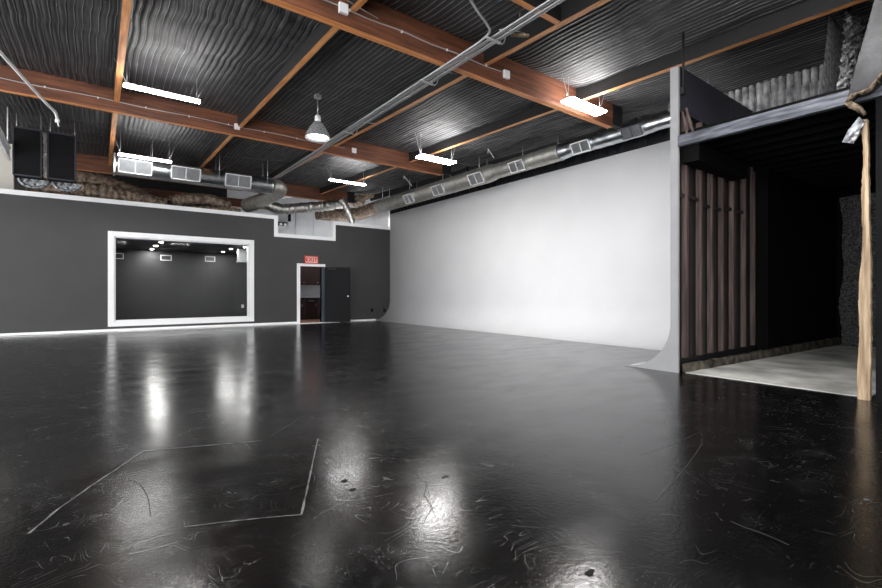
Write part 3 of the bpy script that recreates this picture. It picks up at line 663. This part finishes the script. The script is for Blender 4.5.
# ---- flexible foil ducts over the black wall
def flex(px, Y, r, matn, label, group=None, zadd=0, ringamp=.16, name='flexible_duct', Ys=None):
    pts = [atY(x, y, Y if Ys is None else Ys[i]) for i, (x, y) in enumerate(px)]; path = smooth_path(pts, 10)
    fine = []
    for a, b in zip(path, path[1:]):
        c = max(1, int((b - a).length / .035)); fine += [a.lerp(b, i / c) for i in range(c)]
    fine.append(path[-1]); rr = [r * (1 + random.uniform(-ringamp, ringamp) * .6 + .05 * math.sin(i * 1.4)) for i in range(len(fine))]
    m = MB(); m.tube(fine, rr, 16, rough=.06); return tag(m.build(name, matn, origin=pts[0]), label, 'duct')
flex([(28, 182), (50, 187), (75, 190), (105, 193), (135, 199), (166, 206)], 17.7, .26, 'tan', 'tan foil wrapped duct sloping along the wall top below the black boxes')
flex([(70, 176), (95, 181), (120, 188), (150, 199)], 18.6, .26, 'tan', 'dusty tan duct behind the sloping one, left of the window', ringamp=.08)
flex([(172, 202), (184, 199.5), (205, 199), (222, 203), (230, 206)], 17.7, .19, 'tan', 'tan foil duct arching along the wall top above the window centre')
flex([(176, 211), (195, 209.5), (220, 210.5), (240, 212.5)], 17.35, .13, 'tan', 'thin tan duct lying lowest on the wall cap above the window')
flex([(249, 202), (264, 204), (280, 209), (300, 208), (325, 206), (346, 203)], 17.9, .2, 'foil', 'silver crumpled foil duct running from the elbow to the drop above the notch')
flex([(262, 198), (285, 195), (306, 192)], 18.9, .13, 'foil', 'short silver foil duct just under the far beam')
flex([(341, 199), (346, 207), (351, 218), (353, 226)], 17.5, .13, 'foil', 'silver foil duct dropping steeply behind the wall cap right of the notch', ringamp=.05)
flex([(345, 197), (362, 200), (380, 196)], 19.6, .34, 'tan', 'fat tan wrapped duct section beside the far right elbow', ringamp=.03)
# board above elbow
m = MB(); a, b = atY(352, 200, 18.4), atY(396, 188, 17.2); m.bar(a, b, .05, .28); m.bar(a, a + Vector((0, 0, deck(18.4) - a.z)), .02, .02); m.bar(b, b + Vector((0, 0, deck(17.2) - b.z)), .02, .02); tag(m.build('duct_board', 'tan', origin=a), 'pale rigid board lying along the top of the far right duct elbow', 'board')
m = MB(); m.box((-1.9, 17.08, 3.70), (5.0, 19.4, 3.745)); struct(m.build('ceiling_control_room_top', 'paint_side'))
# ---- black plenum boxes at left
YP = 14.0
for (xa, xb), lb in (((13, 41.5), 'left'), ((47.5, 75.5), 'right')):
    a = atY(xa, 152, YP); b = atY(xb, 156, YP); zt_, zb_ = 4.93, 3.84
    t_ = thing('plenum_box', lb + ' one of two black square boxes hanging at the upper left', 'plenum box', ((a.x + b.x) / 2, YP, zb_), 'black hanging boxes')
    m = MB(); m.box((a.x, YP, zb_), (b.x, YP + .55, zt_)); m.build('box_body', 'black', t_, bevel=.01)
    m = MB()
    for (x0, x1, z0, z1) in ((a.x, b.x, zb_ - .012, zb_ + .02), (a.x, b.x, zt_ - .02, zt_ + .012), (a.x - .01, a.x + .018, zb_, zt_), (b.x - .018, b.x + .01, zb_, zt_)): m.box((x0, YP - .015, z0), (x1, YP + .01, z1))
    m.build('edge_flange', 'navy', t_)
    for xx in (a.x + .03, b.x - .03): m = MB(); m.tube([(xx, YP + .3, zt_), (xx, YP + .3, deck(YP) + .02)], .008, 6); m.build('hanger_rod', 'conduit', t_)
    cx = (a.x + b.x) / 2 + .08
    m = MB(); arcp = [(cx + .26 * math.cos(q), YP + .3, zb_ - .0 + .26 * math.sin(q) * .75) for q in [PI + k * PI / 12 for k in range(13)]]; m.tube(arcp, .035, 8, rough=.2)
    m.add([(cx, YP + .31, zb_)] + [(p[0], YP + .31, p[2]) for p in arcp], [(0, i, i + 1) for i in range(1, 13)] ); m.build('duct_collar', 'foil_dark', t_)
a = atY(41.8, 152, YP); b = atY(47.2, 156, YP)
m = MB(); vs = []; n = 26
for i in range(n + 1):
    z = 3.86 + 1.05 * i / n; vs += [(a.x + random.uniform(.01, .035), YP + .03 + random.uniform(-.02, .02), z), ((a.x + b.x) / 2, YP + .08, z), (b.x - random.uniform(.0, .05), YP + .03 + random.uniform(-.02, .02), z)]
m.add(vs, [(3 * i + j, 3 * i + j + 1, 3 * i + j + 4, 3 * i + j + 3) for i in range(n) for j in (0, 1)]); m.box((a.x + .02, YP + .09, 3.9), (b.x - .02, YP + .3, 4.9))
tag(m.build('foil_strip', 'foil', origin=(a.x, YP, 3.86)), 'crumpled silver foil strip in the gap between the two black boxes', 'foil')
# white louvred rail far left
t_ = thing('slotted_rail', 'white slotted rail hanging at the far left beside the black boxes', 'rail', (-1.6, 13.0, 4.3))
m = MB(); m.bar((-1.62, 11.6, 4.40), (-1.62, 14.3, 4.22), .04, .05); m.bar((-1.62, 11.6, 4.66), (-1.62, 14.3, 4.48), .04, .05); m.build('rail_edge', 'white', t_)
m = MB()
for k in range(26): y = 11.7 + k * .1; z = 4.40 - .18 * (y - 11.6) / 2.7; m.box((-1.63, y - .015, z), (-1.61, y + .015, z + .26))
m.build('slot_bar', 'grille', t_)
m = MB(); m.tube([(-1.62, 14.0, 4.5), (-1.62, 14.0, deck(14) + .02)], .012, 6); m.build('hanger_rod', 'white', t_)

# ---- exit sign
p = atY(311, 260.3, YB - .02); t_ = thing('exit_sign', 'lit red EXIT sign above the open doorway', 'exit sign', (p.x, YB, 2.30))
zc = 2.41; m = MB(); m.box((p.x - .27, YB - .075, zc - .15), (p.x + .27, YB, zc + .15)); m.build('sign_box', 'signred', t_, bevel=.006)
m = MB(); m.box((p.x - .235, YB - .08, zc - .115), (p.x + .235, YB - .074, zc + .115)); m.build('sign_face', 'signface', t_)
cu = bpy.data.curves.new('exit_letters', 'FONT'); cu.body = 'EXIT'; cu.size = .21; cu.align_x = 'CENTER'; cu.align_y = 'CENTER'; cu.extrude = .003; cu.offset = .006; cu.space_character = 1.1
tmp = bpy.data.objects.new('tmp', cu); C.objects.link(tmp); bpy.context.view_layer.update()
me = bpy.data.meshes.new_from_object(tmp.evaluated_get(bpy.context.evaluated_depsgraph_get())); bpy.data.objects.remove(tmp)
me.materials.clear(); me.materials.append(M['signred']); o = bpy.data.objects.new('letters', me); C.objects.link(o); o.parent = t_
o.location = (0, -.085, zc - 2.30); o.rotation_euler = (PI / 2, 0, 0); o.scale = (1, 1.0, 1)
# ---- black outlets low on the wall
for x, z, lb in ((9.13, .42, 'left'), (9.72, .40, 'right')):
    t_ = thing('wall_outlet', lb + ' one of two small black outlet boxes low on the black wall by the cyclorama', 'outlet', (x, YB, z), 'low black outlets')
    m = MB(); m.box((x - .05, YB - .02, z - .07), (x + .05, YB, z + .07)); m.build('plate', 'black_ply', t_, bevel=.004)
# emergency light box and slot on grey wall
p = atY(282.5, 225.5, 20.96); t_ = thing('emergency_light', 'small grey box light on the far grey wall inside the notch', 'emergency light', (p.x, 21, p.z))
m = MB(); m.box((p.x - .2, 20.9, p.z - .02), (p.x + .2, 21.0, p.z + .16)); m.build('box_body', 'grille_dark', t_)
for s in (-1, 1):
    m = MB(); m.tube([(p.x + s * .1, 20.9, p.z + .05), (p.x + s * .1, 20.85, p.z + .04)], .06, 14); m.build('lamp_head', 'white', t_)
p = atY(289.5, 217.5, 20.98); m = MB(); m.box((p.x - .06, 20.96, p.z - .18), (p.x + .06, 21.0, p.z + .2)); tag(m.build('wall_box', 'black', origin=p), 'narrow black upright box on the far grey wall above the notch', 'box')
p = atY(296, 215, 20.95); m = MB(); m.tube([(p.x, 20.97, 3.2), (p.x, 20.97, 5.2)], .015, 6); tag(m.build('wall_conduit', 'conduit', origin=(p.x, 20.97, 3.2)), 'thin vertical conduit on the far grey wall', 'conduit')
# ---- control-room fittings
for i, (px_, py_) in enumerate(((117.5, 256), (166, 257.8), (210, 259))):
    p = atY(px_, py_, RY); lb = ['left', 'middle', 'right'][i]
    t_ = thing('wall_vent', lb + ' one of three small white vents seen through the window', 'vent', (p.x, RY, p.z), 'control room vents')
    m = MB()
    for a, b in (((-.19, .08), (.19, .11)), ((-.19, -.11), (.19, -.08)), ((-.19, -.11), (-.16, .11)), ((.16, -.11), (.19, .11))): m.box((p.x + a[0], RY - .03, p.z + a[1]), (p.x + b[0], RY, p.z + b[1]))
    m.build('vent_frame', 'white', t_)
    m = MB()
    for k in range(5): m.box((p.x - .15 + k * .07, RY - .02, p.z - .08), (p.x - .13 + k * .07, RY, p.z + .08))
    m.box((p.x - .16, RY - .006, p.z - .08), (p.x + .16, RY, p.z + .08)); m.build('vent_slats', 'grille_dark', t_)
for i, (px_, py_) in enumerate(((161, 241.5), (156, 246), (152, 249.5), (231, 249), (244.5, 246), (223, 252))):
    d = ray(px_, py_); k = (2.785 - CH) / d.z; p = Vector((0, 0, CH)) + d * k
    if p.y > 20.55: p *= 20.4 / p.y; p.z = 2.785
    if p.y < 17.2: p *= 17.25 / p.y
    p.z = 2.785
    t_ = thing('recessed_spot', ['nearest of the left three', 'middle of the left three', 'farthest of the left three', 'middle of the right three', 'nearest of the right three', 'farthest of the right three'][i] + ' lit ceiling spots behind the window', 'spotlight', p, 'control room spots')
    m = MB(); m.lathe((p.x, p.y, 2.8), [(.06, -.004), (.085, -.014), (.085, 0)], 18); m.build('ring', 'white', t_)
    m = MB(); m.lathe((p.x, p.y, 2.8), [(0, -.008), (.06, -.008)], 18); m.build('lens', 'spot', t_)
p = atY(244, 249, 18.0); m = MB(); m.box((p.x - .2, 17.9, 2.28), (p.x + .16, 18.2, 2.79)); m.box((p.x - .22, 17.88, 2.28), (p.x + .18, 18.22, 2.33)); tag(m.build('hanging_screen', 'grille', origin=(p.x, 18, 2.28), bevel=.01), 'pale grey box hanging from the control room ceiling at the window right', 'box')
p = atY(246, 309.5, RY); m = MB(); m.box((4.9, RY - .02, .5), (5.0, RY, .64)); tag(m.build('wall_socket', 'white', origin=(4.95, RY, .5)), 'small white socket low in the control room behind the window', 'socket')
# ---- kitchen cabinets through the door
t_ = thing('upper_cabinet', 'dark brown wall cabinet seen high through the doorway', 'cabinet', (6.9, 19.1, 1.5)); zc0 = 1.48
m = MB(); m.box((6.3, 18.95, zc0), (8.1, 19.295, 2.5)); m.build('body', 'cabinet', t_)
for xa in (6.32, 6.92, 7.52):
    m = MB(); m.box((xa, 18.925, zc0 + .02), (xa + .56, 18.949, 2.48)); d_ = m.build('door', 'cabinet', t_, bevel=.005)
    kx = xa + .5 if xa < 6.9 else xa + .06
    m = MB(); m.lathe((kx, 18.91, zc0 + .1), [(0, -.02), (.02, -.01), (.022, .01), (0, .02)], 10); m.build('knob', 'steel', d_)
t_ = thing('lower_cabinet', 'dark brown base cabinet with drawers seen low through the doorway', 'cabinet', (6.9, 19.0, 0))
m = MB(); m.box((6.3, 18.7, .1), (8.1, 19.29, .9)); m.box((6.3, 18.76, .012), (8.1, 19.29, .1)); m.build('body', 'cabinet', t_)
for xa in (6.32, 6.92, 7.52):
    m = MB(); m.box((xa, 18.675, .72), (xa + .56, 18.699, .88)); d_ = m.build('drawer', 'cabinet', t_, bevel=.004)
    m = MB(); m.box((xa + .16, 18.64, .79), (xa + .40, 18.676, .815)); m.build('handle', 'steel', d_)
    m = MB(); m.box((xa, 18.675, .12), (xa + .56, 18.699, .70)); d_ = m.build('door', 'cabinet', t_, bevel=.004)
    m = MB(); m.box((xa + .48, 18.645, .56), (xa + .5, 18.676, .68)); m.build('handle', 'steel', d_)
m = MB(); m.box((6.28, 18.66, .901), (8.12, 19.3, .94)); tag(m.build('countertop', 'counter', origin=(7, 19, .9)), 'dark countertop on the base cabinet through the doorway', 'countertop')
m = MB(); m.box((6.86, 19.28, 1.14), (6.95, 19.3, 1.28)); tag(m.build('wall_outlet', 'white', origin=(6.9, 19.3, 1.14)), 'white outlet on the kitchen wall between the cabinets', 'outlet')
t_ = thing('kitchen_light', 'flat lit ceiling light in the kitchen behind the doorway', 'ceiling light', (6.9, 18, 2.98)); m = MB(); m.box((6.6, 17.8, 2.95), (7.2, 18.1, 3.0)); m.build('diffuser', 'lamp', t_)

# ---- sprinkler pipe stubs and bits on the ceiling
bits = [(700, 80, 'above the alcove'), (320, 98, '')]
p = atX(708, 88, 8.6); t_ = thing('sprinkler_head', 'small sprinkler fitting on a thin drop rod above the dark panel', 'sprinkler', p)
m = MB(); m.tube([p, (p.x, p.y, deck(p.y) + .02)], .007, 6); m.build('drop_pipe', 'conduit', t_)
m = MB(); m.tube([p + Vector((-.1, -.0, 0)), p + Vector((.05, -.12, .01))], .012, 8); m.lathe(tuple(p), [(0, -.05), (.035, -.045), (.035, -.03), (.012, -.02), (.012, .04)], 10); m.build('fitting', 'steel', t_)
for (ax, bx_, lb) in (((387, 53), (0, 0), 'left'),):
    pass
for (x_, y_, ln, lb) in ((386.5, 145, .35, 'above the far panel light'), (352, 212, .4, 'x'),):
    if lb == 'x': continue
# dangling ceiling tab, white hanger bars by duct
for (a, b, lb) in (((488, 148), (494, 158), 'between the two middle registers'), ((404, 172), (412, 186), 'at the end of the middle beam')):
    A = atX(*a, 8.7); B = atX(*b, 8.85); A.z = min(A.z, deck(A.y) - .0); m = MB(); m.bar(B, A, .03, .012); A.z = min(A.z, deck(A.y) - .12); m.bar(A, (A.x, A.y, deck(A.y)), .012, .012, up=(1, 0, 0)); tag(m.build('duct_brace', 'white', origin=B), 'short white slanted brace over the right duct ' + lb, 'brace')

# ================================================================ FLOOR MARKS
def mark(px, wd, matn, label, cat='floor mark', name='floor_line', jit=.006, z=.0025):
    pts = [atZ(x, y, 0) for x, y in px]; fine = []
    for a, b in zip(pts, pts[1:]):
        c = max(1, int((b - a).length / .06)); fine += [a.lerp(b, i / c) for i in range(c)]
    fine.append(pts[-1]); vs = []
    for i, p in enumerate(fine):
        t = (fine[min(i + 1, len(fine) - 1)] - fine[max(i - 1, 0)]).normalized(); s = Vector((-t.y, t.x, 0)); j = random.uniform(-jit, jit); ww = wd * random.uniform(.5, 1.2) / 2
        vs += [(p.x + s.x * (ww + j), p.y + s.y * (ww + j), z), (p.x + s.x * (j - ww), p.y + s.y * (j - ww), z)]
    m = MB(); m.add(vs, [(2 * i, 2 * i + 1, 2 * i + 3, 2 * i + 2) for i in range(len(fine) - 1)])
    return tag(m.build(name, matn, recalc=False, origin=(fine[0].x, fine[0].y, 0)), label, cat)
mark([(262, 441), (220, 444.5), (180, 448), (143, 451.5)], .018, 'line', 'thin pale painted line crossing the floor behind the left outline corner', jit=.002)
mark([(143, 451.5), (120, 467), (90, 487), (60, 508), (28, 534)], .015, 'line', 'worn pale painted line slanting down to the left edge on the floor', jit=.003)
mark([(318, 439), (313, 462), (307, 490), (301.5, 515)], .012, 'line', 'short pale painted line running toward the camera at the centre floor', jit=.001)
mark([(301.5, 515), (260, 518.5), (220, 523), (185, 527)], .009, 'line', 'thin pale painted line across the foreground floor at left', jit=.002)
mark([(128, 480), (140, 484), (148, 497), (151, 517)], .004, 'crack', 'curved dark hairline crack inside the painted floor outline', name='floor_crack', jit=.002)
mark([(412, 468), (420, 480), (427, 484), (424, 495), (432, 508), (426, 517), (421, 528)], .0035, 'crack', 'jagged dark crack in the bright floor reflection at centre', name='floor_crack', jit=.004)
mark([(426, 482), (432, 508), (440, 530)], .002, 'crack', 'thin dark crack branch beside the jagged crack at centre', name='floor_crack', jit=.002)
mark([(262, 441), (280, 430), (296, 421), (312, 412)], .005, 'chip', 'broken pale scratch trailing from the painted line toward the door', name='floor_scratch', jit=.02)
mark([(640, 455), (670, 446), (700, 432), (702, 436)], .003, 'chip', 'pale curved scratch on the floor below the wing edge', name='floor_scratch', jit=.004)
mark([(655, 502), (680, 475), (702, 445), (702, 438)], .003, 'chip', 'long pale arc scratch on the floor right of the white reflection', name='floor_scratch', jit=.003)
mark([(730, 522), (760, 532), (790, 545)], .004, 'chip', 'pale scuffed scratch on the dark foreground floor at right', name='floor_scratch', jit=.01)
def blob(px, r, matn, label, name='floor_chip', sq=.6):
    c = atZ(*px, 0); vs = [(c.x, c.y, .004)]; n = 12
    for i in range(n): a = 2 * PI * i / n; rr = r * random.uniform(.6, 1.15); vs.append((c.x + rr * math.cos(a), c.y + rr * sq * math.sin(a), .003))
    m = MB(); m.add(vs, [(0, i + 1, (i + 1) % n + 1) for i in range(n)]); tag(m.build(name, matn, recalc=False, origin=(c.x, c.y, 0)), label, 'floor mark')
blob((590, 573), .028, 'crack', 'dark chipped spot in the bright floor reflection at the bottom')
blob((344, 481), .03, 'crack', 'larger dark chip in the centre-left floor reflection')
blob((353, 490), .025, 'crack', 'second dark chip just below the first in the floor reflection')
blob((445, 477), .035, 'crack', 'dark chip beside the jagged crack in the floor reflection', sq=.3)
blob((866, 500), .025, 'chip', 'tiny pale chip on the dark floor near the right edge')
